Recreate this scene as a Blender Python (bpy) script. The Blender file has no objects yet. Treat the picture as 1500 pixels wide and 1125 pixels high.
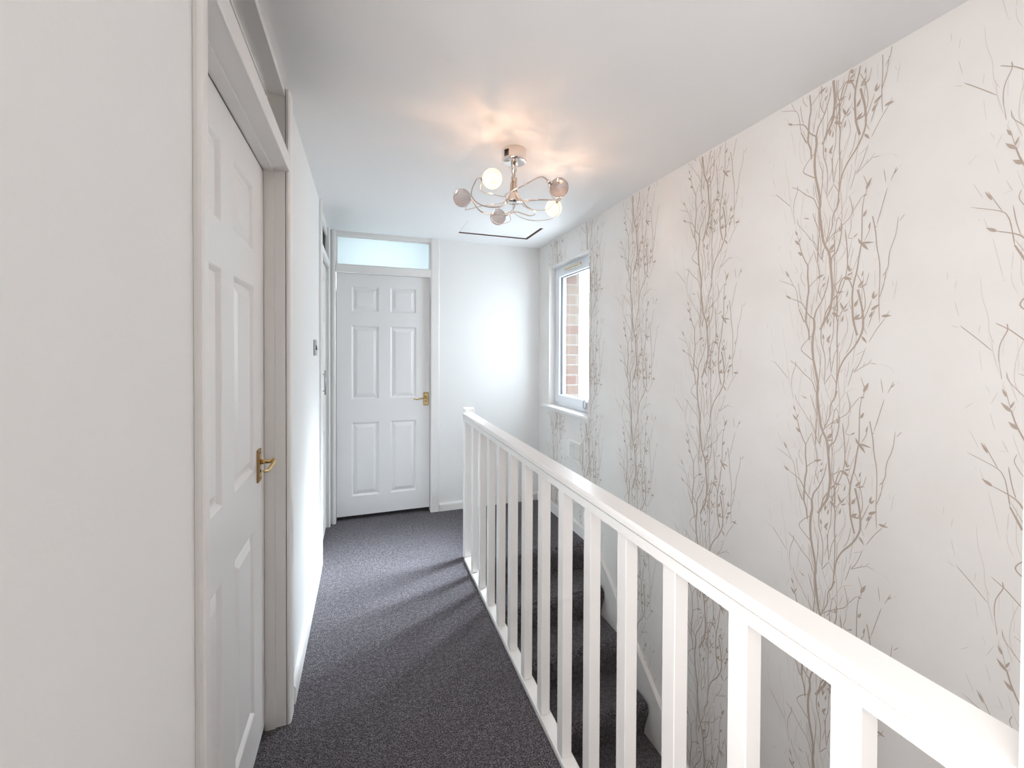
import bpy, bmesh, math, random
from mathutils import Vector, Matrix

C = bpy.context.scene
COL = C.collection
PI = math.pi

# ------------------------------------------------------------------ camera
EYE = 1.397
F_PX, PITCH, YAW, ROLL, CY = 616.694, math.radians(0.6639), math.radians(19.2503), math.radians(0.2314), 520.343


def view_dir(a, b, d2):
    cx = a * math.cos(ROLL) - b * math.sin(ROLL)
    u2 = a * math.sin(ROLL) + b * math.cos(ROLL)
    d = d2 * math.cos(PITCH) + u2 * math.sin(PITCH)
    up = -d2 * math.sin(PITCH) + u2 * math.cos(PITCH)
    return Vector((cx * math.cos(YAW) + d * math.sin(YAW), -cx * math.sin(YAW) + d * math.cos(YAW), up))


cam_data = bpy.data.cameras.new('camera')
cam = bpy.data.objects.new('camera', cam_data)
COL.objects.link(cam)
rx, ux, fx = view_dir(1, 0, 0), view_dir(0, 1, 0), view_dir(0, 0, 1)
m3 = Matrix((rx, ux, -fx)).transposed()
cam.matrix_world = Matrix.Translation((0, 0, EYE)) @ m3.to_4x4()
cam_data.sensor_width = 36
cam_data.lens = F_PX / 1500 * 36
cam_data.shift_y = -(562.5 - CY) / 1500
cam_data.clip_start = 0.02
C.camera = cam

# ------------------------------------------------------------------ view, world, big lights
C.view_settings.view_transform = 'Standard'
C.view_settings.look = 'None'
C.view_settings.gamma = 1
C.view_settings.use_curve_mapping = False
C.view_settings.exposure = 1.3
world = bpy.data.worlds.new('sky')
C.world = world
world.use_nodes = True
bg = world.node_tree.nodes['Background']
bg.inputs['Color'].default_value = (0.84, 0.93, 1.0, 1)
SKY = 5.5
# overcast sky: dim below the horizon, brighter above, brightest round the veiled sun on the landing window's side
wn, wl = world.node_tree.nodes, world.node_tree.links
w_tc = wn.new('ShaderNodeTexCoord')
w_sep = wn.new('ShaderNodeSeparateXYZ')
w_el = wn.new('ShaderNodeMapRange')
for k_, v_ in (('From Min', -0.15), ('From Max', 0.35), ('To Min', 0.74), ('To Max', 0.9)):
    w_el.inputs[k_].default_value = v_
w_dot = wn.new('ShaderNodeVectorMath')
w_dot.operation = 'DOT_PRODUCT'
w_dot.inputs[1].default_value = Vector((0.72, 0.20, 0.64)).normalized()
w_max = wn.new('ShaderNodeMath')
w_max.operation = 'MAXIMUM'
w_max.inputs[1].default_value = 0.0
w_pow = wn.new('ShaderNodeMath')
w_pow.operation = 'POWER'
w_pow.inputs[1].default_value = 40.0
w_mul = wn.new('ShaderNodeMath')
w_mul.operation = 'MULTIPLY_ADD'
w_mul.inputs[1].default_value = 23.0
w_str = wn.new('ShaderNodeMath')
w_str.operation = 'MULTIPLY'
w_str.inputs[1].default_value = SKY
wl.new(w_tc.outputs['Generated'], w_sep.inputs[0])
wl.new(w_sep.outputs['Z'], w_el.inputs['Value'])
wl.new(w_tc.outputs['Generated'], w_dot.inputs[0])
wl.new(w_dot.outputs['Value'], w_max.inputs[0])
wl.new(w_max.outputs[0], w_pow.inputs[0])
wl.new(w_pow.outputs[0], w_mul.inputs[0])
wl.new(w_el.outputs['Result'], w_mul.inputs[2])
wl.new(w_mul.outputs[0], w_str.inputs[0])
wl.new(w_str.outputs[0], bg.inputs['Strength'])

LAMP_WATTS = 0.85
ROOM_WATTS = 0.72


def area(name, loc, rot, sx, sy, watts=0, col=(1, 1, 1), portal=False, spread=None):
    l = bpy.data.lights.new(name, 'AREA')
    l.shape = 'RECTANGLE'
    l.size, l.size_y, l.energy, l.color = sx, sy, max(watts, 0.001), col
    if spread:
        l.spread = spread
    if portal:
        l.cycles.is_portal = True
    o = bpy.data.objects.new(name, l)
    o.location, o.rotation_euler = loc, rot
    COL.objects.link(o)
    return o


# sky seen through the landing window (the portal only guides the sampling of the sky)
area('landing_window_sky', (1.70, 3.06, 1.51), (0, PI / 2, 0), 1.25, 0.75, portal=True)
area('fill_window_sky', (-0.384, -0.275, 1.49), (0, -PI / 2, 0), 1.54, 1.17, portal=True)  # portal of the added fill window behind the camera
# daylight of the bedroom behind the panelled door at the end
area('bedroom_daylight', (0.16, 4.25, 2.15), (-PI / 2, 0, 0), 0.9, 0.4, ROOM_WATTS, (0.86, 0.95, 1.0), spread=math.radians(80))

# ------------------------------------------------------------------ dimensions (metres)
XL, XR, YB, ZC = -0.274, 1.5415, 3.6434, 2.3488
YN = -1.40                       # end wall behind the camera

# ------------------------------------------------------------------ materials


def mat(name, col, rough=0.5, metal=0.0, bump=None, spec=0.5, coat=0.0):
    m = bpy.data.materials.new(name)
    m.use_nodes = True
    b = m.node_tree.nodes['Principled BSDF']
    b.inputs['Base Color'].default_value = (*col, 1)
    b.inputs['Roughness'].default_value = rough
    b.inputs['Metallic'].default_value = metal
    b.inputs['Specular IOR Level'].default_value = spec
    b.inputs['Coat Weight'].default_value = coat
    b.inputs['Coat Roughness'].default_value = 0.15
    if bump:
        scale, strength, dist = bump
        nt = m.node_tree
        tc = nt.nodes.new('ShaderNodeTexCoord')
        n = nt.nodes.new('ShaderNodeTexNoise')
        n.inputs['Scale'].default_value = scale
        n.inputs['Detail'].default_value = 4
        bp = nt.nodes.new('ShaderNodeBump')
        bp.inputs['Strength'].default_value = strength
        bp.inputs['Distance'].default_value = dist
        nt.links.new(tc.outputs['Object'], n.inputs['Vector'])
        nt.links.new(n.outputs['Fac'], bp.inputs['Height'])
        nt.links.new(bp.outputs['Normal'], b.inputs['Normal'])
    return m


def node(m, kind, **kw):
    n = m.node_tree.nodes.new(kind)
    for k, v in kw.items():
        n.inputs[k].default_value = v
    return n


def link(m, a, b):
    m.node_tree.links.new(a, b)


M_WALL = mat('white_emulsion', (0.86, 0.86, 0.85), 0.7, bump=(60, 0.12, 0.004), spec=0.3)
M_CEIL = mat('ceiling_emulsion', (0.92, 0.92, 0.915), 0.65, bump=(9, 0.06, 0.01), spec=0.3)
M_GLOSS = mat('white_gloss_paint', (0.855, 0.84, 0.82), 0.28, bump=(35, 0.05, 0.002))
M_DOOR = mat('white_door_paint', (0.86, 0.855, 0.85), 0.33, bump=(220, 0.06, 0.0006))
M_UPVC = mat('white_plastic_frame', (0.78, 0.81, 0.85), 0.3)
M_CHROME = mat('chrome', (0.82, 0.76, 0.72), 0.14, 1.0)
M_WIRE = mat('polished_wire', (0.78, 0.66, 0.58), 0.2, 1.0)
M_STEEL = mat('brushed_steel', (0.50, 0.50, 0.52), 0.3, 1.0)
M_BRASS = mat('brass', (0.62, 0.44, 0.20), 0.25, 1.0)
M_DBRASS = mat('aged_brass', (0.40, 0.27, 0.12), 0.35, 1.0)
M_BLACK = mat('black_plastic', (0.02, 0.02, 0.022), 0.4)
M_GASKET = mat('black_gasket', (0.05, 0.055, 0.06), 0.6)
M_WOOD = mat('raw_dark_wood', (0.16, 0.11, 0.085), 0.8)
M_CREAM = mat('cream_plastic', (0.72, 0.66, 0.52), 0.5)
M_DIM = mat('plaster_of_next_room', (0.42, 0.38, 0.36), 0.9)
M_DARK_END = mat('darkened_end_wall', (0.24, 0.19, 0.16), 0.7)  # unseen end wall, darkened to cut light on camera-facing faces
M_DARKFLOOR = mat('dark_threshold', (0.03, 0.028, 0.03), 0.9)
M_TWIG = mat('taupe_print', (0.49, 0.405, 0.34), 0.55, spec=0.35)
M_FAINT = mat('pale_print', (0.68, 0.62, 0.565), 0.6, spec=0.35)
M_SCREW = mat('screw_head', (0.30, 0.24, 0.18), 0.4, 1.0)

# wallpaper ground: pearly cream with a soft mottle
M_PAPER = mat('pearl_wallpaper', (0.78, 0.76, 0.73), 0.5, spec=0.4)
nt = M_PAPER
tc = node(nt, 'ShaderNodeTexCoord')
nz = node(nt, 'ShaderNodeTexNoise', Scale=4.0, Detail=6.0)
rp = node(nt, 'ShaderNodeValToRGB')
rp.color_ramp.elements[0].position, rp.color_ramp.elements[0].color = 0.35, (0.80, 0.775, 0.745, 1)
rp.color_ramp.elements[1].position, rp.color_ramp.elements[1].color = 0.65, (0.835, 0.82, 0.795, 1)
link(nt, tc.outputs['Object'], nz.inputs['Vector'])
link(nt, nz.outputs['Fac'], rp.inputs['Fac'])
link(nt, rp.outputs['Color'], nt.node_tree.nodes['Principled BSDF'].inputs['Base Color'])
nz2 = node(nt, 'ShaderNodeTexNoise', Scale=350.0, Detail=2.0)
bp = node(nt, 'ShaderNodeBump', Strength=0.08, Distance=0.001)
link(nt, tc.outputs['Object'], nz2.inputs['Vector'])
link(nt, nz2.outputs['Fac'], bp.inputs['Height'])
link(nt, bp.outputs['Normal'], nt.node_tree.nodes['Principled BSDF'].inputs['Normal'])

# carpet: salt-and-pepper charcoal pile
M_CARPET = mat('charcoal_carpet', (0.1, 0.09, 0.1), 0.95, spec=0.1)
nt = M_CARPET
pb = nt.node_tree.nodes['Principled BSDF']
pb.inputs['Sheen Weight'].default_value = 0.25
pb.inputs['Sheen Roughness'].default_value = 0.5
tc = node(nt, 'ShaderNodeTexCoord')
n1 = node(nt, 'ShaderNodeTexNoise', Scale=200.0, Detail=2.0, Roughness=0.7)
n2 = node(nt, 'ShaderNodeTexNoise', Scale=7.0, Detail=3.0)
r1 = node(nt, 'ShaderNodeValToRGB')
r1.color_ramp.elements[0].position, r1.color_ramp.elements[0].color = 0.42, (0.006, 0.005, 0.006, 1)
r1.color_ramp.elements[1].position, r1.color_ramp.elements[1].color = 0.62, (0.30, 0.262, 0.298, 1)
n3 = node(nt, 'ShaderNodeTexNoise', Scale=58.0, Detail=2.0)
r3 = node(nt, 'ShaderNodeValToRGB')
r3.color_ramp.elements[0].position, r3.color_ramp.elements[0].color = 0.35, (0.45, 0.45, 0.45, 1)
r3.color_ramp.elements[1].position, r3.color_ramp.elements[1].color = 0.65, (1.35, 1.35, 1.35, 1)
mx3 = node(nt, 'ShaderNodeMixRGB', Fac=0.8)
mx3.blend_type = 'MULTIPLY'
link(nt, tc.outputs['Object'], n3.inputs['Vector'])
link(nt, n3.outputs['Fac'], r3.inputs['Fac'])
mx = node(nt, 'ShaderNodeMixRGB', Fac=0.35)
mx.blend_type = 'MULTIPLY'
r2 = node(nt, 'ShaderNodeValToRGB')
r2.color_ramp.elements[0].position, r2.color_ramp.elements[0].color = 0.3, (0.55, 0.55, 0.55, 1)
r2.color_ramp.elements[1].position, r2.color_ramp.elements[1].color = 0.7, (1, 1, 1, 1)
link(nt, tc.outputs['Object'], n1.inputs['Vector'])
link(nt, tc.outputs['Object'], n2.inputs['Vector'])
link(nt, n1.outputs['Fac'], r1.inputs['Fac'])
link(nt, n2.outputs['Fac'], r2.inputs['Fac'])
link(nt, r1.outputs['Color'], mx3.inputs['Color1'])
link(nt, r3.outputs['Color'], mx3.inputs['Color2'])
link(nt, mx3.outputs['Color'], mx.inputs['Color1'])
link(nt, r2.outputs['Color'], mx.inputs['Color2'])
link(nt, mx.outputs['Color'], pb.inputs['Base Color'])
bp = node(nt, 'ShaderNodeBump', Strength=1.0, Distance=0.012)
link(nt, n1.outputs['Fac'], bp.inputs['Height'])
link(nt, bp.outputs['Normal'], pb.inputs['Normal'])

# brick outside
M_BRICK = mat('red_brick', (0.4, 0.2, 0.14), 0.85)
nt = M_BRICK
tc = node(nt, 'ShaderNodeTexCoord')
mp = node(nt, 'ShaderNodeMapping')
mp.inputs['Rotation'].default_value = (PI / 2, 0, 0)
br = node(nt, 'ShaderNodeTexBrick', Scale=1.0)
br.inputs['Color1'].default_value = (0.088, 0.045, 0.034, 1)
br.inputs['Color2'].default_value = (0.10, 0.074, 0.056, 1)
br.inputs['Mortar'].default_value = (0.125, 0.115, 0.105, 1)
br.inputs['Mortar Size'].default_value = 0.006
br.inputs['Brick Width'].default_value = 0.26
br.inputs['Row Height'].default_value = 0.0905
link(nt, tc.outputs['Object'], mp.inputs['Vector'])
link(nt, mp.outputs['Vector'], br.inputs['Vector'])
link(nt, br.outputs['Color'], nt.node_tree.nodes['Principled BSDF'].inputs['Base Color'])


def thin_glass(name, tint, gloss_col=(1, 1, 1), rough=0.02, fac=None):
    m = bpy.data.materials.new(name)
    m.use_nodes = True
    nt_ = m.node_tree
    nt_.nodes.remove(nt_.nodes['Principled BSDF'])
    out = nt_.nodes['Material Output']
    tr = node(m, 'ShaderNodeBsdfTransparent', Color=(*tint, 1))
    gl = node(m, 'ShaderNodeBsdfGlossy', Color=(*gloss_col, 1), Roughness=rough)
    fr = node(m, 'ShaderNodeLayerWeight', Blend=0.22)
    mxs = node(m, 'ShaderNodeMixShader')
    if fac is None:
        link(m, fr.outputs['Facing'], mxs.inputs['Fac'])
    else:
        mxs.inputs['Fac'].default_value = fac
    link(m, tr.outputs['BSDF'], mxs.inputs[1])
    link(m, gl.outputs['BSDF'], mxs.inputs[2])
    last = mxs
    link(m, last.outputs['Shader'], out.inputs['Surface'])
    return m


M_GLASS = thin_glass('clear_window_glass', (0.97, 0.99, 1.0), fac=0.05)
M_GLASS_WARM = thin_glass('cream_fill_glass', (1.0, 0.935, 0.90), fac=0.05)  # tint warms the light from the added fill window
M_GLASS_DIM = thin_glass('transom_glass', (0.75, 0.76, 0.76), fac=0.08)
M_GLOBE = bpy.data.materials.new('smoky_crackle_glass')
M_GLOBE.use_nodes = True
nt = M_GLOBE
nt.node_tree.nodes.remove(nt.node_tree.nodes['Principled BSDF'])
tc = node(nt, 'ShaderNodeTexCoord')
vo = node(nt, 'ShaderNodeTexVoronoi', Scale=55.0)
vo.feature = 'DISTANCE_TO_EDGE'
bp = node(nt, 'ShaderNodeBump', Strength=0.25, Distance=0.003)
gs = node(nt, 'ShaderNodeBsdfGlass', Color=(0.86, 0.80, 0.78, 1), Roughness=0.03, IOR=1.45)
df = node(nt, 'ShaderNodeBsdfTranslucent', Color=(0.70, 0.60, 0.56, 1))
mxs = node(nt, 'ShaderNodeMixShader', Fac=0.22)
link(nt, tc.outputs['Object'], vo.inputs['Vector'])
link(nt, vo.outputs['Distance'], bp.inputs['Height'])
link(nt, bp.outputs['Normal'], gs.inputs['Normal'])
link(nt, gs.outputs['BSDF'], mxs.inputs[1])
link(nt, df.outputs['BSDF'], mxs.inputs[2])
link(nt, mxs.outputs['Shader'], nt.node_tree.nodes['Material Output'].inputs['Surface'])

M_FROST = bpy.data.materials.new('obscured_glass')
M_FROST.use_nodes = True
nt = M_FROST
nt.node_tree.nodes.remove(nt.node_tree.nodes['Principled BSDF'])
tl = node(nt, 'ShaderNodeBsdfTranslucent', Color=(0.90, 0.96, 0.98, 1))
df = node(nt, 'ShaderNodeBsdfGlossy', Color=(1, 1, 1, 1), Roughness=0.25)
mxs = node(nt, 'ShaderNodeMixShader', Fac=0.06)
link(nt, tl.outputs['BSDF'], mxs.inputs[1])
link(nt, df.outputs['BSDF'], mxs.inputs[2])
link(nt, mxs.outputs['Shader'], nt.node_tree.nodes['Material Output'].inputs['Surface'])

# a lit crackle globe: glowing shell that also lets the light of its own bulb through
M_LIT = bpy.data.materials.new('lit_crackle_glass')
M_LIT.use_nodes = True
nt = M_LIT
nt.node_tree.nodes.remove(nt.node_tree.nodes['Principled BSDF'])
tc = node(nt, 'ShaderNodeTexCoord')
vo = node(nt, 'ShaderNodeTexNoise', Scale=60.0, Detail=2.0)
rp = node(nt, 'ShaderNodeValToRGB')
rp.color_ramp.elements[0].position, rp.color_ramp.elements[0].color = 0.40, (1.0, 0.66, 0.34, 1)
rp.color_ramp.elements[1].position, rp.color_ramp.elements[1].color = 0.6, (1.0, 0.86, 0.62, 1)
em = node(nt, 'ShaderNodeEmission', Strength=1.0)
tr = node(nt, 'ShaderNodeBsdfTransparent', Color=(1, 0.95, 0.88, 1))
mxs = node(nt, 'ShaderNodeMixShader', Fac=0.5)
link(nt, tc.outputs['Object'], vo.inputs['Vector'])
link(nt, vo.outputs['Fac'], rp.inputs['Fac'])
link(nt, rp.outputs['Color'], em.inputs['Color'])
link(nt, tr.outputs['BSDF'], mxs.inputs[1])
link(nt, em.outputs['Emission'], mxs.inputs[2])
link(nt, mxs.outputs['Shader'], nt.node_tree.nodes['Material Output'].inputs['Surface'])
M_BULB = bpy.data.materials.new('glowing_bulb')
M_BULB.use_nodes = True
nt = M_BULB
nt.node_tree.nodes.remove(nt.node_tree.nodes['Principled BSDF'])
em = node(nt, 'ShaderNodeEmission', Color=(1, 0.86, 0.64, 1), Strength=12.0)
link(nt, em.outputs['Emission'], nt.node_tree.nodes['Material Output'].inputs['Surface'])

# ------------------------------------------------------------------ mesh helpers


def new():
    return bmesh.new()


def box(bm, lo, hi, bev=0.0, seg=2, mi=0):
    x0, y0, z0 = lo
    x1, y1, z1 = hi
    vs = [bm.verts.new(p) for p in ((x0, y0, z0), (x1, y0, z0), (x1, y1, z0), (x0, y1, z0),
                                    (x0, y0, z1), (x1, y0, z1), (x1, y1, z1), (x0, y1, z1))]
    fs = [bm.faces.new([vs[i] for i in q]) for q in
          ((3, 2, 1, 0), (4, 5, 6, 7), (0, 1, 5, 4), (1, 2, 6, 5), (2, 3, 7, 6), (3, 0, 4, 7))]
    for f in fs:
        f.material_index = mi
    if bev > 0:
        es = list({e for f in fs for e in f.edges})
        bmesh.ops.bevel(bm, geom=es, offset=bev, segments=seg, profile=0.5, affect='EDGES')


def prism(bm, pts, axis, a, b, mi=0):
    """extrude a 2-D polygon along an axis from a to b; pts are in the other two axes (kept in x,y,z order)"""
    def p3(p, t):
        q = list(p)
        q.insert(axis, t)
        return q
    A = [bm.verts.new(p3(p, a)) for p in pts]
    B = [bm.verts.new(p3(p, b)) for p in pts]
    n = len(pts)
    fs = [bm.faces.new(A), bm.faces.new(B[::-1])]
    for i in range(n):
        j = (i + 1) % n
        fs.append(bm.faces.new((A[i], B[i], B[j], A[j])))
    for f in fs:
        f.material_index = mi
    return fs


def catmull(pts, n=6):
    pts = [Vector(p) for p in pts]
    P = [pts[0] * 2 - pts[1]] + pts + [pts[-1] * 2 - pts[-2]]
    out = []
    for i in range(1, len(P) - 2):
        for k in range(n):
            t = k / n
            a, b, c, d = P[i - 1], P[i], P[i + 1], P[i + 2]
            out.append(0.5 * (2 * b + (c - a) * t + (2 * a - 5 * b + 4 * c - d) * t * t + (3 * b - a - 3 * c + d) * t ** 3))
    out.append(pts[-1])
    return out


def tube(bm, pts, r, seg=8, r2=None):
    pts = [Vector(p) for p in pts]
    n = len(pts)
    nrm = None
    rings = []
    for i, p in enumerate(pts):
        t = (pts[min(i + 1, n - 1)] - pts[max(i - 1, 0)]).normalized()
        if nrm is None:
            nrm = t.orthogonal().normalized()
        nrm = (nrm - t * nrm.dot(t)).normalized()
        bn = t.cross(nrm)
        rr = r if r2 is None else r + (r2 - r) * i / (n - 1)
        rings.append([bm.verts.new(p + rr * (math.cos(2 * PI * k / seg) * nrm + math.sin(2 * PI * k / seg) * bn)) for k in range(seg)])
    for a, b in zip(rings, rings[1:]):
        for k in range(seg):
            f = bm.faces.new((a[k], a[(k + 1) % seg], b[(k + 1) % seg], b[k]))
            f.smooth = True
    bm.faces.new(rings[0][::-1])
    bm.faces.new(rings[-1])


def lathe(bm, prof, o=(0, 0, 0), seg=32, smooth=True):
    """prof = [(radius, z)...] about a vertical axis through o"""
    o = Vector(o)
    rings = []
    for r, z in prof:
        if r < 1e-6:
            rings.append([bm.verts.new(o + Vector((0, 0, z)))])
        else:
            rings.append([bm.verts.new(o + Vector((r * math.cos(2 * PI * k / seg), r * math.sin(2 * PI * k / seg), z))) for k in range(seg)])
    for a, b in zip(rings, rings[1:]):
        for k in range(seg):
            j = (k + 1) % seg
            if len(a) == 1 and len(b) == 1:
                continue
            if len(a) == 1:
                f = bm.faces.new((a[0], b[j], b[k]))
            elif len(b) == 1:
                f = bm.faces.new((a[k], a[j], b[0]))
            else:
                f = bm.faces.new((a[k], a[j], b[j], b[k]))
            f.smooth = smooth


def obj(name, bm, m, parent=None, mw=None, fix=True):
    if fix:
        bmesh.ops.recalc_face_normals(bm, faces=bm.faces[:])
    me = bpy.data.meshes.new(name)
    bm.to_mesh(me)
    bm.free()
    for x in (m if isinstance(m, (list, tuple)) else [m]):
        me.materials.append(x)
    o = bpy.data.objects.new(name, me)
    COL.objects.link(o)
    if mw is not None:
        o.matrix_world = mw
    if parent:
        o.parent = parent
    return o


def struct(name, bm=None, m=None, loc=(0, 0, 0), rz=0):
    o = obj(name, bm, m) if bm else bpy.data.objects.new(name, None)
    if not bm:
        COL.objects.link(o)
        o.location, o.rotation_euler = loc, (0, 0, rz)
    o['kind'] = 'structure'
    return o


def thing(name, label, cat, loc=(0, 0, 0), rz=0, group=None):
    o = bpy.data.objects.new(name, None)
    COL.objects.link(o)
    o.location, o.rotation_euler = loc, (0, 0, rz)
    o['label'], o['category'] = label, cat
    if group:
        o['group'] = group
    return o


def bx(name, lo, hi, m, parent=None, bev=0.0, seg=2):
    bm = new()
    box(bm, lo, hi, bev, seg)
    return obj(name, bm, m, parent)


# ------------------------------------------------------------------ room shell
DL0, DL1 = 0.872, 1.755           # opening of the near left door (along Y)
CU0, CU1 = 2.965, 3.60            # opening of the cupboard (along Y)
BD0, BD1 = -0.246, 0.556          # opening of the end door (along X)

bm = new()
VY0, VY1, VZ0, VZ1 = -0.86, 0.31, 0.72, 2.26      # opening of the added fill window behind the camera
box(bm, (XL - 0.10, YN, 0), (XL, VY0, ZC))
box(bm, (XL - 0.10, VY1, 0), (XL, DL0, ZC))
box(bm, (XL - 0.10, VY0, 0), (XL, VY1, VZ0))
box(bm, (XL - 0.10, VY0, VZ1), (XL, VY1, ZC))
box(bm, (XL - 0.10, DL1, 0), (XL, CU0, ZC))
box(bm, (XL - 0.10, CU1, 0), (XL, YB + 0.1, ZC))
struct('wall_left', bm, M_WALL)

bm = new()
box(bm, (XL, YB, 0), (BD0, YB + 0.10, ZC))
box(bm, (BD1, YB, -0.3), (XR, YB + 0.10, ZC))
struct('wall_far', bm, M_WALL)

# ceiling with the loft opening
HX0, HX1, HY0, HY1 = 0.716, 1.316, 3.03, 3.388
bm = new()
box(bm, (XL - 0.12, YN - 0.12, ZC), (HX0, 5.2, ZC + 0.12))
box(bm, (XL - 1.48, 0.4, ZC), (XL - 0.12, 5.2, ZC + 0.12))
box(bm, (HX1, YN - 0.2, ZC), (XR + 0.145, YB + 0.1, ZC + 0.12))
box(bm, (HX1, YB + 0.1, ZC), (XR, 5.2, ZC + 0.12))
box(bm, (HX0, YN - 0.2, ZC), (HX1, HY0, ZC + 0.12))
box(bm, (HX0, HY1, ZC), (HX1, 5.2, ZC + 0.12))
struct('ceiling', bm, M_CEIL)

# carpeted floor of the landing, with the rounded nosing over the first riser
NOSE, GOING, RISE = 2.685, 0.238, 0.20


def nosing(y, z, back, drop):
    """carpet-wrapped nosing profile in (y, z); y is the riser-side front of the tread"""
    pts = [(back, z)]
    for k in range(9):
        a = PI / 2 + PI / 2 * k / 8
        pts.append((y + 0.045 + 0.045 * math.cos(a), z - 0.045 + 0.045 * math.sin(a)))
    pts += [(y + 0.001, z - 0.060), (y + 0.006, z - 0.080), (y + 0.015, z - 0.105), (y + 0.025, z - 0.135), (y + 0.034, z - 0.170), (y + 0.038, z - max(drop, 0.171)), (back, z - max(drop, 0.171))]
    return pts


bm = new()
box(bm, (XL - 0.12, YN, -0.22), (0.6205, 2.74, 0))
fs = prism(bm, nosing(NOSE, 0.0, 3.80, RISE), 0, 0.69, XR)
box(bm, (XL - 0.12, 2.74, -0.22), (0.69, 3.80, 0))
struct('floor', bm, M_CARPET)

# walls of the stairwell below the landing, the post the banister runs into, the end wall
bm = new()
box(bm, (0.624, YN, -2.70), (0.664, 2.725, -0.001))
struct('wall_stair_side', bm, M_WALL)
bm = new()
box(bm, (0.600, 0.130, 0.0), (0.690, 0.222, ZC), 0.008, 3)
struct('trim_1', bm, M_GLOSS)
bm = new()
box(bm, (XL - 0.1, YN - 0.12, -2.7), (XR + 0.145, YN, ZC))
struct('wall_near', bm, M_DARK_END)
bm = new()
box(bm, (0.664, YN, -2.72), (XR, 3.0, -2.60))
struct('floor_lower', bm, M_CARPET)
bm = new()
box(bm, (0.664, 2.74, -2.60), (XR, 2.84, -0.20))
struct('wall_lower', bm, M_WALL)

# rooms beyond the left doors and beyond the end door (seen only through the transoms)
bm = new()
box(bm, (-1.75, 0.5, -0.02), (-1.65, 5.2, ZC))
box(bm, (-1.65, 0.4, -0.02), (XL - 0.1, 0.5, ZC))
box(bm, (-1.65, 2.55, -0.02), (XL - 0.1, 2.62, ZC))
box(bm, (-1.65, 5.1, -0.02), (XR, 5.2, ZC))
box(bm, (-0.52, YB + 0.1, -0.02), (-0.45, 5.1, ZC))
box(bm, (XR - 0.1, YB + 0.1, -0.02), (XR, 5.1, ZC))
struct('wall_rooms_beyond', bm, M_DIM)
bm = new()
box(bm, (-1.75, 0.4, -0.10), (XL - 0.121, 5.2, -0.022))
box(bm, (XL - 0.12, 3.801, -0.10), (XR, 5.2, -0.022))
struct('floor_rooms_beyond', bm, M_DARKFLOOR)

# ------------------------------------------------------------------ right wall with printed wallpaper
WY0, WY1, WZB, WZT = 2.715, 3.425, 0.895, 2.128     # window opening
bm = new()
XO = XR + 0.145
box(bm, (XR, YN, -2.7), (XO, WY0, ZC))
box(bm, (XR, WY1, -2.7), (XO, YB + 0.1, ZC))
box(bm, (XR, WY0, -2.7), (XO, WY1, WZB))
box(bm, (XR, WY0, WZT), (XO, WY1, ZC))

# twig pattern: strokes in (right, down) units of the printed sheet, one repeat tall
# (points, start width, end width, ink)
S = []


def st(pts, w0, w1=None, dy=0, ink=1):
    S.append(([(x, y + dy) for x, y in pts], w0, w1 if w1 is not None else w0, ink))


LV = []


def lf(x, y, ang, ln, wd, dy=0, ink=1):
    LV.append((x, y + dy, ang, ln, wd, ink))


D = 989
# upper half of the repeat
st([(255, 122), (370, 185), (430, 290), (490, 350)], 5, 13)
lf(268, 130, 218, 60, 22)
st([(490, 350), (494, 430), (482, 500), (478, 600), (485, 700), (500, 780), (520, 870), (536, 980), (530, 1060), (552, 1229), (565, 1319), (590, 1389), (625, 1459), (640, 1569), (650, 1669), (662, 1790), (655, 1889), (635, 1989), (590, 2069), (550, 2149)], 20, 20)
st([(490, 350), (510, 270), (560, 190), (610, 60), (625, -40)], 14, 6)
st([(335, -20), (350, 90), (370, 180)], 5)
st([(540, 0), (520, 100), (505, 200)], 4)
st([(640, 230), (600, 300), (575, 400), (560, 450), (562, 560), (590, 660), (602, 760), (595, 950)], 11, 6)
st([(595, 950), (660, 850)], 6)
st([(660, 850), (650, 740), (640, 610)], 6, 8)
st([(660, 850), (690, 900), (708, 935)], 5)
st([(662, 830), (685, 690), (715, 620), (735, 570)], 5)
st([(900, 120), (940, 270), (955, 400), (942, 490), (880, 600), (785, 710), (735, 810), (712, 920), (705, 1010), (690, 1069), (655, 1139), (648, 1240), (595, 1359)], 16, 7)
st([(720, 1000), (690, 1080), (660, 1120)], 8, 6)
st([(702, 150), (710, 280), (702, 330), (715, 400), (710, 520), (715, 650), (715, 780), (710, 920)], 13, 7)
st([(635, 230), (680, 268), (708, 290)], 6)
st([(715, 400), (735, 320), (770, 285)], 5)
lf(770, 285, 245, 80, 20)
lf(770, 285, 302, 65, 15)
lf(770, 300, 335, 55, 12)
lf(700, 128, 355, 70, 18)
st([(700, 128), (690, 60), (730, 20), (752, -30)], 9, 5)
lf(618, 400, 275, 60, 20)
lf(642, 430, 282, 60, 14)
lf(585, 540, 262, 55, 18)
lf(615, 560, 300, 75, 20)
lf(640, 575, 250, 60, 16)
st([(585, 540), (583, 610)], 4)
lf(795, 175, 285, 65, 12)
lf(865, 320, 245, 100, 6)
st([(480, 495), (410, 560), (372, 630), (430, 690), (488, 735)], 5, 9)
st([(375, 230), (375, 450), (400, 550)], 3, ink=2)
st([(92, 420), (85, 490)], 3, ink=2)
st([(85, 570), (105, 685)], 4, ink=2)
st([(70, 740), (105, 762)], 4, ink=2)
st([(110, 745), (180, 830), (257, 925)], 5)
st([(200, 745), (195, 810)], 3, ink=2)
st([(318, 745), (320, 790), (290, 880), (285, 980), (300, 1110)], 6, 4)
st([(268, 738), (310, 770), (335, 790), (400, 860), (475, 925), (510, 1010), (532, 1060)], 5, 8)
st([(465, 770), (478, 920)], 4)
st([(405, 800), (425, 855)], 3)
st([(515, 590), (550, 690), (556, 760), (538, 985)], 4, 7)
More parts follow.
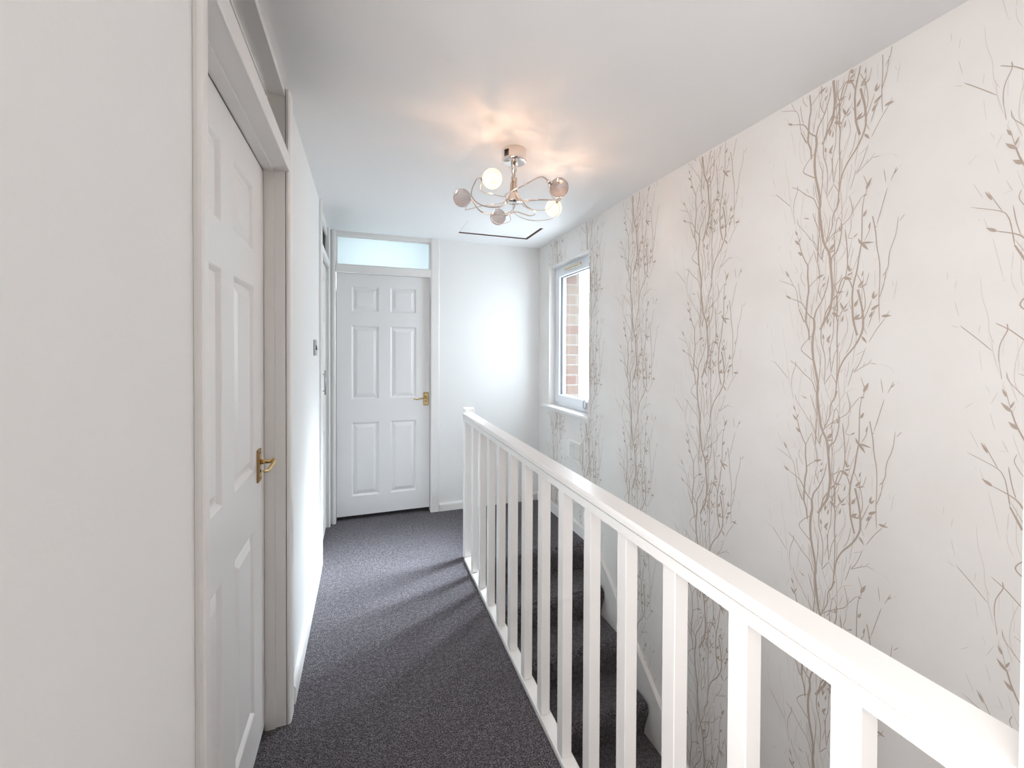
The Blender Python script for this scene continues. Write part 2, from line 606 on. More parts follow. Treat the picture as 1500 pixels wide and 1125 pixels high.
st([(1165, -20), (1142, 110), (1095, 225)], 5)
st([(1060, -20), (1060, 120)], 3, ink=2)
lf(1040, 210, 285, 65, 18)
lf(1045, 215, 315, 60, 14)
lf(1030, 305, 330, 90, 24)
lf(905, 105, 310, 75, 20)
lf(915, 110, 340, 85, 12)
st([(1005, -10), (980, 70), (940, 110)], 4)
st([(945, 410), (985, 330), (1035, 220)], 7, 5)
st([(958, 440), (990, 505)], 4)
lf(945, 520, 50, 75, 20)
st([(1010, 572), (1080, 470), (1165, 375)], 5)
lf(1128, 360, 0, 90, 24)
st([(1165, 375), (1200, 320)], 4)
st([(1270, 80), (1240, 225)], 4, ink=2)
st([(1220, 85), (1240, 130)], 3, ink=2)
st([(1055, 310), (1000, 445)], 5)
st([(980, 620), (925, 750), (870, 830)], 4, 6)
st([(870, 830), (960, 775), (1018, 745)], 5)
st([(1010, 742), (1090, 750)], 4)
st([(1010, 742), (1045, 712)], 3)
st([(1090, 750), (1200, 768), (1260, 820)], 2, ink=2)
st([(870, 790), (845, 870), (818, 950)], 5)
st([(795, 670), (840, 590), (868, 465)], 5)
st([(890, 680), (970, 640)], 3)
st([(955, 0), (940, 150), (945, 210)], 3)
st([(790, 770), (785, 900), (778, 1055)], 3, ink=2)
st([(1130, 870), (1150, 985)], 5)
st([(1165, 1030), (1110, 1190), (1070, 1309)], 5)
st([(1195, 985), (1250, 885)], 5)
lf(1220, 940, 320, 60, 10)
lf(968, 990, 300, 95, 26)
st([(940, 865), (975, 955), (965, 1030)], 5)
lf(945, 1040, 350, 35, 12)
st([(880, 350), (895, 300)], 5, ink=2)
st([(1280, 900), (1300, 880)], 3, ink=2)
st([(560, 200), (556, 330), (560, 440)], 5, ink=2)
# lower half
st([(412, 1080), (418, 960), (425, 860), (437, 780), (425, 640), (425, 550), (400, 500), (365, 410), (342, 320)], 17, 7, D)
st([(342, 320), (318, 200)], 3, 3, D)
st([(412, 1080), (440, 1160), (448, 1250)], 14, 13, D)
lf(342, 330, 232, 70, 22, D)
lf(338, 310, 290, 55, 12, D)
lf(375, 440, 225, 60, 26, D)
lf(322, 235, 250, 55, 14, D)
st([(425, 550), (450, 490), (482, 425)], 6, 4, D)
st([(440, 750), (480, 710), (520, 680)], 7, 4, D)
lf(512, 680, 340, 75, 24, D)
st([(150, 640), (280, 710), (315, 760), (330, 830), (345, 950)], 4, 6, D)
st([(345, 950), (400, 1080)], 8, 12, D)
st([(225, 560), (262, 650), (290, 715)], 4, 4, D)
lf(245, 625, 245, 75, 14, D)
st([(370, 600), (360, 650), (385, 710), (405, 740)], 4, 4, D)
st([(320, 70), (330, 130), (400, 230), (460, 322)], 3, 5, D)
st([(465, 255), (482, 360), (535, 465)], 4, 5, D)
st([(520, 225), (545, 350), (545, 462)], 5, 4, D)
st([(370, 80), (440, 110)], 4, 3, D)
lf(398, 95, 15, 35, 12, D)
st([(552, 245), (520, 220), (485, 130), (465, 60)], 6, 4, D)
st([(570, 30), (575, 120)], 3, 3, D, 2)
st([(285, 0), (298, 120)], 4, 3, D, 2)
st([(160, 480), (205, 600)], 4, 3, D, 2)
st([(305, 520), (335, 600)], 4, 3, D, 2)
st([(250, 350), (275, 462)], 3, 3, D, 2)
st([(285, 205), (255, 290)], 3, 3, D, 2)
st([(135, 340), (175, 292)], 3, 3, D, 2)
st([(570, 425), (555, 490), (575, 545)], 5, 4, D)
st([(520, 768), (545, 850), (570, 880), (592, 830)], 6, 4, D)
st([(555, 760), (545, 850)], 4, 4, D)
lf(565, 770, 310, 50, 16, D)
lf(575, 710, 290, 40, 12, D)
st([(500, 810), (470, 960), (470, 1020)], 3, 4, D)
st([(445, 900), (470, 1010)], 3, 3, D, 2)
st([(700, 540), (690, 740), (668, 772)], 3, 6, D)
st([(735, 225), (738, 330), (702, 460), (655, 510), (645, 590)], 7, 13, D)
lf(632, 450, 310, 80, 30, D)
lf(625, 468, 345, 70, 14, D)
lf(730, 300, 260, 50, 14, D)
st([(660, 1000), (740, 890), (742, 830)], 4, 3, D)
lf(660, 1010, 30, 85, 30, D)
st([(955, 30), (935, 150), (932, 300), (930, 430), (912, 530), (890, 670), (865, 760), (850, 860), (852, 960), (862, 1090), (900, 1220)], 5, 16, D)
lf(930, 440, 8, 120, 18, D)
lf(930, 440, 48, 95, 24, D)
lf(925, 450, 245, 60, 18, D)
st([(955, 430), (1000, 350), (1008, 280)], 5, 4, D)
lf(998, 335, 285, 55, 14, D)
lf(945, 225, 300, 60, 22, D)
st([(888, 690), (935, 780), (965, 880), (970, 990), (928, 1080)], 5, 6, D)
st([(855, 825), (822, 745), (768, 710), (735, 760), (712, 840), (682, 880), (655, 900)], 8, 11, D)
lf(765, 708, 20, 85, 30, D)
lf(800, 700, 335, 55, 16, D)
lf(820, 665, 260, 60, 20, D)
lf(822, 668, 310, 40, 12, D)
lf(872, 975, 300, 65, 26, D)
st([(880, 960), (920, 895)], 4, 3, D)
lf(870, 1085, 320, 70, 28, D)
lf(880, 1085, 350, 85, 14, D)
lf(755, 1100, 285, 60, 16, D)
lf(940, 725, 285, 50, 12, D)
lf(1015, 1075, 300, 60, 18, D)
st([(1020, 1075), (1060, 1030), (1040, 990)], 3, 3, D)
st([(810, 10), (838, 120), (825, 190), (745, 250), (660, 310), (598, 372)], 5, 6, D)
st([(850, 150), (920, 60), (968, 40)], 5, 3, D)
st([(850, 90), (845, 215)], 4, 3, D)
st([(830, 200), (828, 300), (805, 370), (850, 380), (890, 350)], 4, 4, D)
lf(858, 375, 330, 40, 12, D)
st([(800, 430), (730, 560)], 4, 4, D, 2)
st([(660, 310), (735, 285)], 6, 4, D)
st([(1030, 240), (1060, 370), (1075, 500), (1100, 620), (1106, 760), (1100, 960), (1110, 1120)], 8, 5, D)
st([(1050, 330), (1075, 335)], 5, 4, D)
st([(1130, 752), (1180, 680), (1195, 560), (1250, 430), (1272, 290)], 6, 4, D)
st([(1285, 332), (1332, 285)], 5, 4, D)
st([(1110, 880), (1190, 700)], 2, 2, D, 2)
st([(620, 1010), (700, 940)], 3, 3, D)
st([(525, 1020), (520, 1100)], 3, 3, D, 2)
st([(340, 990), (335, 1110)], 3, 3, D, 2)
st([(50, 1060), (50, 1120)], 3, 3, D, 2)

# sheet units -> metres.  vertical unit from one repeat (1699 units = 0.661 m); the width is set out the same way,
# allowing for the foreshortening the sketch units were taken with
UZ = 0.661 / 1699.0


def sheet_y(u):
    """sheet column -> distance along the wall from the column of the left-most bud (u = 245); positive towards the viewer"""
    a = 1120 + u / 6.818
    k = (a - 750) / F_PX
    t = k
    c, s = math.cos(YAW), math.sin(YAW)
    # wall plane x = XR seen from the origin
    return XR * (-t * s + c) / (t * c + s)


Y_REF = sheet_y(245)
PERIOD = 0.557


def inside_window(y, z):
    return WY0 - 0.004 < y < WY1 + 0.004 and WZB - 0.02 < z < WZT + 0.004


def add_strip(pts2, widths, off, mi):
    """pts2 = (y, z) list"""
    n = len(pts2)
    prev = None
    for i in range(n):
        y, z = pts2[i]
        a, b = pts2[max(i - 1, 0)], pts2[min(i + 1, n - 1)]
        dy, dz = b[0] - a[0], b[1] - a[1]
        L = math.hypot(dy, dz) or 1
        ny, nz = -dz / L, dy / L
        w = widths[i] / 2
        ok = -1.6 < z < ZC - 0.003 and 0.0 < y < YB - 0.004 and not inside_window(y, z)
        if not ok:
            prev = None
            continue
        cur = (bm.verts.new((XR - off, y + ny * w, z + nz * w)), bm.verts.new((XR - off, y - ny * w, z - nz * w)))
        if prev:
            f = bm.faces.new((prev[0], cur[0], cur[1], prev[1]))
            f.material_index = mi
        prev = cur


bands = [(1.183, 0.946), (1.745, 1.399), (2.304, 1.336), (0.627, 1.056), (2.862, 1.26), (3.42, 1.50), (0.07, 1.2)]
paper_faces = len(bm.faces)
rnd = random.Random(4)
for by, bz in bands:
    for rep in range(-4, 4):
        zt = bz + rep * 0.661 + 110 * UZ
        if zt - 2200 * UZ > ZC or zt < -1.4:
            continue
        for i, (pts, w0, w1, ink) in enumerate(S):
            p2 = [(by + 1.05 * (sheet_y(x) - Y_REF), zt - y * UZ) for x, y in pts]
            sm = [(v.x, v.y) for v in catmull([(a, b, 0) for a, b in p2], 4)]
            n = len(sm)
            ws = []
            for k in range(n):
                t = k / (n - 1)
                w = w0 + (w1 - w0) * t
                # hand-drawn swell; free ends come to a point
                w *= 0.9 + 0.2 * rnd.random()
                if w0 <= 6 and k == 0:
                    w *= 0.35
                if w1 <= 6 and k == n - 1:
                    w *= 0.35
                ws.append(w * UZ * 1.05)
            add_strip(sm, ws, 0.0005 + 0.000004 * i, ink)
        # paler ghost growth behind: the same drawing turned over, half a repeat up and slimmer
        for i, (pts, w0, w1, ink) in enumerate(S):
            if i % 3 == 1:
                continue
            p2 = [(by + 0.86 * (sheet_y(620) - Y_REF) - 0.78 * (sheet_y(x) - sheet_y(620)) - 0.012, zt + 0.335 - y * UZ) for x, y in pts]
            sm = [(v.x, v.y) for v in catmull([(a, b, 0) for a, b in p2], 3)]
            n = len(sm)
            ws = [max(1.2, (w0 + (w1 - w0) * k / (n - 1)) * (0.25 if k in (0, n - 1) else 0.62)) * UZ for k in range(n)]
            add_strip(sm, ws, 0.0003 + 0.000001 * i, 2)
        # slimmer stems crowding the middle of the band
        for i, (pts, w0, w1, ink) in enumerate(S):
            if i % 2 or ink == 2:
                continue
            p2 = [(by + 1.05 * (sheet_y(640) - Y_REF) + 0.55 * (sheet_y(x) - sheet_y(640)), zt + 0.21 - y * UZ) for x, y in pts]
            sm = [(v.x, v.y) for v in catmull([(a, b, 0) for a, b in p2], 3)]
            n = len(sm)
            ws = [max(1.2, (w0 + (w1 - w0) * k / (n - 1)) * (0.25 if k in (0, n - 1) else 0.6)) * UZ for k in range(n)]
            add_strip(sm, ws, 0.0004 + 0.000001 * i, 1)
        for i, (x, y, ang, ln, wd, ink) in enumerate(LV):
            a = math.radians(ang)
            p = []
            ws = []
            for k in range(7):
                t = k / 6
                u, v = x + math.cos(a) * ln * t, y + math.sin(a) * ln * t
                p.append((by + 1.05 * (sheet_y(u) - Y_REF), zt - v * UZ))
                ws.append(max(0.12, math.sin(PI * min(1, t ** 0.75))) * wd * UZ * 0.95)
            add_strip(p, ws, 0.0015 + 0.000004 * i, ink)
bmesh.ops.recalc_face_normals(bm, faces=bm.faces[:paper_faces] if False else [f for f in bm.faces if f.material_index == 0])
struct_wall = obj('wall_right', bm, [M_PAPER, M_TWIG, M_FAINT], fix=False)
struct_wall['kind'] = 'structure'

# ------------------------------------------------------------------ skirtings and stair string
bm = new()
prism(bm, [(XL, 0), (XL + 0.016, 0), (XL + 0.016, 0.062), (XL + 0.011, 0.072), (XL, 0.074)], 1, DL1 + 0.075, CU0 - 0.046)
struct('baseboard_left', bm, M_GLOSS)
bm = new()
prism(bm, [(XL, 0), (XL + 0.016, 0), (XL + 0.016, 0.062), (XL + 0.011, 0.072), (XL, 0.074)], 1, YN, DL0 - 0.03)
struct('baseboard_left_near', bm, M_GLOSS)
bm = new()
prism(bm, [(YB, 0), (YB - 0.016, 0), (YB - 0.016, 0.055), (YB - 0.010, 0.066), (YB, 0.068)], 0, 0.607, XR - 0.018)
struct('baseboard_far', bm, M_GLOSS)
slope = RISE / GOING
bm = new()
ys = 2.63
ye = NOSE - 13 * GOING
ztop = 0.085
prism(bm, [(YB, 0.0), (YB, ztop), (ys, ztop), (ye, ztop - slope * (ys - ye)), (ye, ztop - slope * (ys - ye) - 0.33), (NOSE - 0.05, -0.33), (NOSE + 0.1, 0.0)], 0, XR - 0.017, XR)
prism(bm, [(YB, ztop - 0.022), (YB, ztop - 0.002), (ys, ztop - 0.002), (ye, ztop - slope * (ys - ye) - 0.002), (ye, ztop - slope * (ys - ye) - 0.026), (ys, ztop - 0.022)], 0, XR - 0.024, XR - 0.0171)
struct('baseboard_right', bm, M_GLOSS)

# ------------------------------------------------------------------ staircase
stairs = thing('staircase', 'charcoal carpeted stairs going down behind the white banister', 'stairs', (1.1, NOSE, -RISE))
for i in range(1, 14):
    y = NOSE - GOING * i
    z = -RISE * i
    bm = new()
    prism(bm, [(a - NOSE, b + RISE) for a, b in nosing(y, z, y + GOING + 0.045, RISE)], 0, 0.668 - 1.1, XR - 0.0255 - 1.1)
    o = obj('step', bm, M_CARPET, stairs)

# ------------------------------------------------------------------ banister
BX = 0.625
ban = thing('banister', 'white painted landing banister with square spindles and flat handrail', 'banister', (BX, 1.48, 0))
oy = 1.48


def bpart(name, bm_, m=M_GLOSS):
    return obj(name, bm_, m, ban)


bm = new()
box(bm, (0, 2.727 - oy, 0), (0.065, 2.782 - oy, 1.011), 0.004, 2)
bpart('newel_post', bm)
bm = new()                                     # handrail: rounded cap over a narrower fillet with a groove
cap = [(-0.020, 0.966), (-0.020, 0.979), (-0.015, 0.985), (0.045, 0.985), (0.050, 0.979), (0.050, 0.966)]
prism(bm, cap, 1, 0.2225 - oy, 2.7265 - oy)
hr = bpart('handrail', bm)
bm = new()
prism(bm, [(-0.012, 0.9605), (0.042, 0.9605), (0.042, 0.9655), (-0.012, 0.9655)], 1, 0.2225 - oy, 2.7265 - oy)
prism(bm, [(-0.016, 0.936), (0.046, 0.936), (0.046, 0.9602), (-0.016, 0.9602)], 1, 0.2225 - oy, 2.7265 - oy)
obj('lower_moulding', bm, M_GLOSS, hr)
bm = new()
box(bm, (-0.004, 0.2225 - oy, 0.0), (0.044, 2.7265 - oy, 0.022), 0.002, 1)
bpart('bottom_rail', bm)
ptsY = [2.553 - 0.1785 * k for k in range(13)]
base = None
for k, yfar in enumerate(ptsY):
    if base is None:
        bm = new()
        box(bm, (0.0, -0.040, 0.0222), (0.036, 0.0, 0.9358), 0.0018, 1)
        base = bpart('spindle', bm)
        base.location = (0, yfar - oy, 0)
    else:
        c = base.copy()
        COL.objects.link(c)
        c.parent = ban
        c.location = (0, yfar - oy, 0)

# ------------------------------------------------------------------ panelled doors
ROWS = ((0.160, 0.772), (0.965, 1.572), (1.690, 1.900))   # above the foot of the leaf


def nested(bm, loops):
    vs = [[bm.verts.new(p) for p in l] for l in loops]
    for a, b in zip(vs, vs[1:]):
        for k in range(4):
            j = (k + 1) % 4
            bm.faces.new((a[k], a[j], b[j], b[k]))
    return vs


def rect(x0, x1, z0, z1, y, d=0.0):
    return [(x0 + d, y, z0 + d), (x1 - d, y, z0 + d), (x1 - d, y, z1 - d), (x0 + d, y, z1 - d)]


def leaf(parent, x0, z0, W, H, stile, mull, scale=1.0):
    """door leaf: front at local y = 0 facing -y, six fielded panels as parts of the leaf"""
    pw = (W - 2 * stile - mull) / 2
    cols = ((x0 + stile, x0 + stile + pw), (x0 + stile + pw + mull, x0 + W - stile))
    rows = [(z0 + a * scale, z0 + b * scale) for a, b in ROWS]
    xs = [x0, cols[0][0], cols[0][1], cols[1][0], cols[1][1], x0 + W]
    zs = [z0] + [t for r in rows for t in r] + [z0 + H]
    bm = new()
    T = 0.036
    for i in range(5):
        for j in range(len(zs) - 1):
            if i in (1, 3) and j in (1, 3, 5):
                nested(bm, [rect(xs[i], xs[i + 1], zs[j], zs[j + 1], 0), rect(xs[i], xs[i + 1], zs[j], zs[j + 1], 0.0025, 0.004),
                            rect(xs[i], xs[i + 1], zs[j], zs[j + 1], 0.011, 0.012), rect(xs[i], xs[i + 1], zs[j], zs[j + 1], 0.0115, 0.018)])
                q = rect(xs[i], xs[i + 1], zs[j], zs[j + 1], 0.0115, 0.018)
                bm.faces.new([bm.verts.new(p) for p in q])
            else:
                bm.faces.new([bm.verts.new(p) for p in rect(xs[i], xs[i + 1], zs[j], zs[j + 1], 0)])
    X1, Z1 = x0 + W, z0 + H
    for q in (((x0, 0, z0), (x0, T, z0), (X1, T, z0), (X1, 0, z0)), ((x0, 0, Z1), (X1, 0, Z1), (X1, T, Z1), (x0, T, Z1)),
              ((x0, 0, z0), (x0, 0, Z1), (x0, T, Z1), (x0, T, z0)), ((X1, 0, z0), (X1, T, z0), (X1, T, Z1), (X1, 0, Z1)),
              ((x0, T, z0), (x0, T, Z1), (X1, T, Z1), (X1, T, z0))):
        bm.faces.new([bm.verts.new(p) for p in q])
    bmesh.ops.remove_doubles(bm, verts=bm.verts[:], dist=1e-5)
    lo = obj('leaf', bm, M_DOOR, parent)
    for cx in cols:
        for rz in rows:
            bm = new()
            vs = nested(bm, [rect(*cx, *rz, 0.0113, 0.0185), rect(*cx, *rz, 0.0095, 0.022), rect(*cx, *rz, 0.0015, 0.044)])
            bm.faces.new(vs[-1])
            bm.faces.new(vs[0][::-1])
            obj('panel', bm, M_DOOR, lo)
    return lo


def lever(parent, x, z, d):
    """brass lever handle on a rectangular back plate, at local (x, z); the lever points along d = +-1"""
    bm = new()
    box(bm, (x - 0.021, -0.006, z - 0.056), (x + 0.021, -0.0002, z + 0.056), 0.0022, 2)
    h = obj('door_handle', bm, M_DBRASS, parent)
    bm = new()
    box(bm, (x - 0.0155, -0.0078, z - 0.050), (x + 0.0155, -0.0061, z + 0.050), 0.0006, 1)
    obj('back_plate', bm, M_BRASS, h)
    bm = new()
    tube(bm, [(x, -0.008, z + 0.012), (x, -0.020, z + 0.012), (x, -0.046, z + 0.012)], 0.0085, 12, 0.0065)
    pts = catmull([(x - 0.004 * d, -0.047, z + 0.012), (x + 0.02 * d, -0.052, z + 0.014), (x + 0.055 * d, -0.050, z + 0.008), (x + 0.085 * d, -0.046, z + 0.002), (x + 0.104 * d, -0.040, z + 0.006)], 5)
    tube(bm, pts, 0.0075, 10, 0.0045)
    bmesh.ops.create_uvsphere(bm, u_segments=12, v_segments=8, radius=0.0095, matrix=Matrix.Translation((x, -0.047, z + 0.012)))
    bmesh.ops.create_uvsphere(bm, u_segments=10, v_segments=8, radius=0.006, matrix=Matrix.Translation((x + 0.104 * d, -0.040, z + 0.006)))
    obj('lever', bm, M_BRASS, h)
    bm = new()
    bmesh.ops.create_cone(bm, cap_ends=True, segments=12, radius1=0.005, radius2=0.005, depth=0.0016, matrix=Matrix.Translation((x, -0.0084, z - 0.020)) @ Matrix.Rotation(PI / 2, 4, 'X'))
    obj('keyhole', bm, M_BLACK, h)
    for dz in (-0.043, 0.043):
        bm = new()
        bmesh.ops.create_uvsphere(bm, u_segments=8, v_segments=6, radius=0.0028, matrix=Matrix.Translation((x, -0.008, z + dz)))
        obj('screw', bm, M_SCREW, h)


def frame_set(parent, o0, o1, w0, w1, depth, bar0, bar1, top, arch_w, proud, pane_y, pane_mat, stop, head=0.028, sides=(True, True), bead=0.012):
    """storey-height frame with transom.  local x = along the opening o0..o1 ; clear width w0..w1 ; wall face at y = face (=-depth)"""
    face = -depth
    bm = new()
    # jambs: rebated (deep part beside the leaf, step at the stop)
    for a, b, s in ((o0, w0, 1), (w1, o1, -1)):
        box(bm, (a, face + 0.002, 0), (b, 0.060, top))
    for xx, s in ((w0, 1), (w1, -1)) if stop > 0 else ():
        x0, x1 = (xx, xx + stop) if s > 0 else (xx - stop, xx)
        box(bm, (x0, face + 0.002, 0), (x1, face + 0.044, bar0))
    box(bm, (w0, face + 0.002, top - head), (w1, 0.060, top))
    obj('frame', bm, M_GLOSS, parent)
    bm = new()
    box(bm, (w0, face - proud, bar0), (w1, -0.002, bar1), 0.002, 1)
    box(bm, (w0, -0.002, bar0 + 0.008), (w1, 0.05, bar1 - 0.01))
    obj('transom_bar', bm, M_GLOSS, parent)
    bm = new()
    box(bm, (w0 + 0.0005, pane_y, bar1 + 0.0005), (w1 - 0.0005, pane_y + 0.004, top - head - 0.0005))
    obj('transom_pane', bm, pane_mat, parent)
    bm = new()
    zt = top - head
    for lo, hi in (((w0, pane_y - 0.012, bar1), (w0 + bead, pane_y - 0.0005, zt)), ((w1 - bead, pane_y - 0.012, bar1), (w1, pane_y - 0.0005, zt)),
                   ((w0 + bead, pane_y - 0.012, bar1), (w1 - bead, pane_y - 0.0005, bar1 + bead)), ((w0 + bead, pane_y - 0.012, zt - bead), (w1 - bead, pane_y - 0.0005, zt))):
        box(bm, lo, hi)
    obj('glazing_bead', bm, M_GLOSS, parent)
    # architrave: two strips, ovolo moulded
    for k, (xa, s) in enumerate(((w0, -1), (w1, 1))):
        if not sides[k]:
            continue
        aw = arch_w[k]
        bm = new()
        prof = [(xa, face - 0.0005), (xa, face - proud * 0.55), (xa + s * 0.006, face - proud * 0.9), (xa + s * 0.014, face - proud), (xa + s * (aw - 0.008), face - proud),
                (xa + s * (aw - 0.002), face - proud * 0.85), (xa + s * aw, face - proud * 0.5), (xa + s * aw, face - 0.0005)]
        prism(bm, prof, 2, 0, top)
        obj('architrave', bm, M_GLOSS, parent)


# near left door: local x -> +Y, local -y -> +X ; origin on the leaf face
d1 = struct('door_1', None, None, (-0.345, 0.0, 0.0), PI / 2)
leaf(d1, 0.893, 0.030, 0.836, 2.006, 0.143, 0.107)
lever(d1, 1.640, 1.000, -1)
frame_set(d1, DL0, DL1, 0.890, 1.738, 0.071, 2.048, 2.106, ZC - 0.0005, (0.040, 0.072), 0.014, 0.0, M_GLASS_DIM, 0.0, 0.026)
# rebate strip on the strike side (the step beside the leaf) and along the bar
bm = new()
box(bm, (1.7315, -0.034, 0.001), (1.7378, -0.0006, 2.0475))
box(bm, (0.8905, -0.034, 2.0400), (1.7312, -0.0006, 2.0478))
obj('rebate_strip', bm, M_GLOSS, d1)

# end door: local axes = world, origin on the leaf face
d2 = struct('door_2', None, None, (0.0, 3.6734, 0.0), 0)
leaf(d2, -0.2175, 0.036, 0.747, 1.981, 0.1145, 0.090, 0.990)
lever(d2, 0.497, 0.976, -1)
frame_set(d2, BD0, BD1, -0.220, 0.532, 0.030, 2.020, 2.079, ZC - 0.0005, (0.030, 0.074), 0.013, 0.004, M_FROST, 0.0, 0.030)

# cupboard in the left wall
d3 = struct('door_3', None, None, (-0.286, 0.0, 0.0), PI / 2)
leaf(d3, 3.003, 0.020, 0.573, 2.010, 0.115, 0.083)
frame_set(d3, CU0, CU1, 3.000, 3.580, 0.012, 2.034, 2.085, ZC - 0.0005, (0.078, 0.030), 0.015, 0.006, M_GLASS_DIM, 0.0, 0.06)
bm = new()
tube(bm, [(3.095, -0.032, 1.092), (3.095, -0.032, 1.257)], 0.006, 12)
h = obj('bar_handle', bm, M_STEEL, d3)
for z in (1.118, 1.231):
    bm = new()
    tube(bm, [(3.095, -0.0005, z), (3.095, -0.027, z)], 0.0045, 10)
    obj('handle_post', bm, M_STEEL, h)

# ------------------------------------------------------------------ landing window
w1 = struct('window_1', None, None, (XR + 0.055, (WY0 + WY1) / 2, WZB), 0)
oyw, ozw, oxw = (WY0 + WY1) / 2, WZB, XR + 0.055


def wbox(bm_, x0, x1, y0, y1, z0, z1, bev=0.0):
    box(bm_, (x0 - oxw, y0 - oyw, z0 - ozw), (x1 - oxw, y1 - oyw, z1 - ozw), bev, 2)


def ring_boxes(bm_, x0, x1, y0, y1, z0, z1, t, bev=0.0, tb=None):
    tb = tb or t
    wbox(bm_, x0, x1, y0, y0 + t, z0, z1, bev)
    wbox(bm_, x0, x1, y1 - t, y1, z0, z1, bev)
    wbox(bm_, x0, x1, y0 + t, y1 - t, z0, z0 + tb, bev)
    wbox(bm_, x0, x1, y0 + t, y1 - t, z1 - t, z1, bev)


ZS = 0.921
bm = new()
ring_boxes(bm, XR + 0.062, XR + 0.130, WY0, WY1, ZS, WZT, 0.038, 0.003)
obj('frame', bm, M_UPVC, w1)
bm = new()
ring_boxes(bm, XR + 0.055, XR + 0.120, WY0 + 0.030, WY1 - 0.030, ZS + 0.028, WZT - 0.030, 0.066, 0.005)
sash = obj('sash', bm, M_UPVC, w1)
bm = new()
ring_boxes(bm, XR + 0.070, XR + 0.090, WY0 + 0.0965, WY1 - 0.0965, ZS + 0.0945, WZT - 0.0965, 0.004)
obj('gasket', bm, M_GASKET, sash)
bm = new()
wbox(bm, XR + 0.086, XR + 0.106, WY0 + 0.0965, WY1 - 0.0965, ZS + 0.0945, WZT - 0.0965)
obj('pane', bm, M_GLASS, sash)
bm = new()
wbox(bm, XR + 0.036, XR + 0.0548, 2.93, 3.21, 2.066, 2.092, 0.004)
tv = obj('trickle_vent', bm, M_CREAM, w1)
bm = new()
wbox(bm, XR + 0.0345, XR + 0.0358, 2.95, 3.19, 2.0665, 2.0705)
obj('vent_slot_shade', bm, M_BLACK, tv)
bm = new()                                   # oval handle rose with a ring
for t in range(1):
    ring = [(XR + 0.045 - oxw, 2.852 - oyw + 0.020 * math.cos(a), 0.985 - ozw + 0.034 * math.sin(a)) for a in [2 * PI * k / 24 for k in range(25)]]
    tube(bm, ring, 0.0055, 8)
hd = obj('window_handle', bm, M_STEEL, w1)
bm = new()
pr = [(2.852 - oyw + 0.019 * math.cos(2 * PI * k / 24), 0.985 - ozw + 0.033 * math.sin(2 * PI * k / 24)) for k in range(24)]
prism(bm, pr, 0, XR + 0.044 - oxw, XR + 0.0545 - oxw)
obj('rose', bm, M_UPVC, hd)
bm = new()
wbox(bm, XR - 0.042, XR + 0.13, 2.652, 3.500, 0.897, 0.9205, 0.006)
obj('window_sill', bm, M_GLOSS, w1)
# white painted lining of the reveal
bm = new()
wbox(bm, XR + 0.001, XR + 0.0615, WY1 - 0.004, WY1 - 0.0005, 0.921, WZT - 0.001)
wbox(bm, XR + 0.001, XR + 0.0615, WY0 + 0.0005, WY0 + 0.004, 0.921, WZT - 0.001)
wbox(bm, XR + 0.001, XR + 0.0615, WY0 + 0.004, WY1 - 0.004, WZT - 0.004, WZT - 0.0005)
obj('reveal_lining', bm, M_GLOSS, w1)

# outer brick leaf of the house wall, its reveal seen through the pane
bm = new()
box(bm, (XO + 0.002, YN, -2.7), (1.84, WY0 - 0.03, 2.9))
box(bm, (XO + 0.002, WY1 - 0.005, -2.7), (1.84, YB + 0.1, 2.9))
box(bm, (XO + 0.002, WY0 - 0.03, -2.7), (1.84, WY1 - 0.005, WZB - 0.02))
box(bm, (XO + 0.002, WY0 - 0.03, WZT + 0.01), (1.84, WY1 - 0.005, 2.9))
struct('wall_brick_outside', bm, M_BRICK)

# added, unseen window in the left wall, lights the near end
w2 = struct('added_fill_window', None, None, (XL - 0.05, (VY0 + VY1) / 2, VZ0), PI / 2)
ww, hh = (VY1 - VY0) / 2, VZ1 - VZ0
bm = new()
box(bm, (-ww, -0.03, 0), (-ww + 0.04, 0.03, hh), 0.003)
box(bm, (ww - 0.04, -0.03, 0), (ww, 0.03, hh), 0.003)
box(bm, (-ww + 0.04, -0.03, 0), (ww - 0.04, 0.03, 0.04), 0.003)
box(bm, (-ww + 0.04, -0.03, hh - 0.04), (ww - 0.04, 0.03, hh), 0.003)
obj('frame', bm, M_UPVC, w2)
bm = new()
box(bm, (-ww + 0.041, -0.008, 0.041), (ww - 0.041, 0.008, hh - 0.041))
obj('pane', bm, M_GLASS_WARM, w2)

# ------------------------------------------------------------------ loft hatch
lh = thing('loft_hatch', 'rectangular white loft hatch panel set in the ceiling with a dark gap', 'loft hatch', ((HX0 + HX1) / 2, (HY0 + HY1) / 2, ZC + 0.02))
ox, oyh, ozh = (HX0 + HX1) / 2, (HY0 + HY1) / 2, ZC + 0.02
bm = new()
box(bm, (HX0 + 0.003 - ox, HY0 + 0.003 - oyh, ZC + 0.006 - ozh), (HX1 - 0.018 - ox, HY1 - 0.018 - oyh, ZC + 0.024 - ozh), 0.002, 1)
obj('panel', bm, M_CEIL, lh)
bm = new()
for lo, hi in (((HX0, HY1 - 0.006), (HX1, HY1 - 0.0005)), ((HX1 - 0.006, HY0), (HX1 - 0.0005, HY1 - 0.0065)), ((HX0 + 0.0005, HY0), (HX0 + 0.002, HY1 - 0.0065)), ((HX0 + 0.0021, HY0 + 0.0005), (HX1 - 0.0065, HY0 + 0.002))):
    box(bm, (lo[0] - ox, lo[1] - oyh, ZC + 0.001 - ozh), (hi[0] - ox, hi[1] - oyh, ZC + 0.050 - ozh))
box(bm, (HX0 - ox, HY0 - oyh, ZC + 0.0505 - ozh), (HX1 - ox, HY1 - oyh, ZC + 0.060 - ozh))
obj('hatch_lining', bm, M_WOOD, lh)

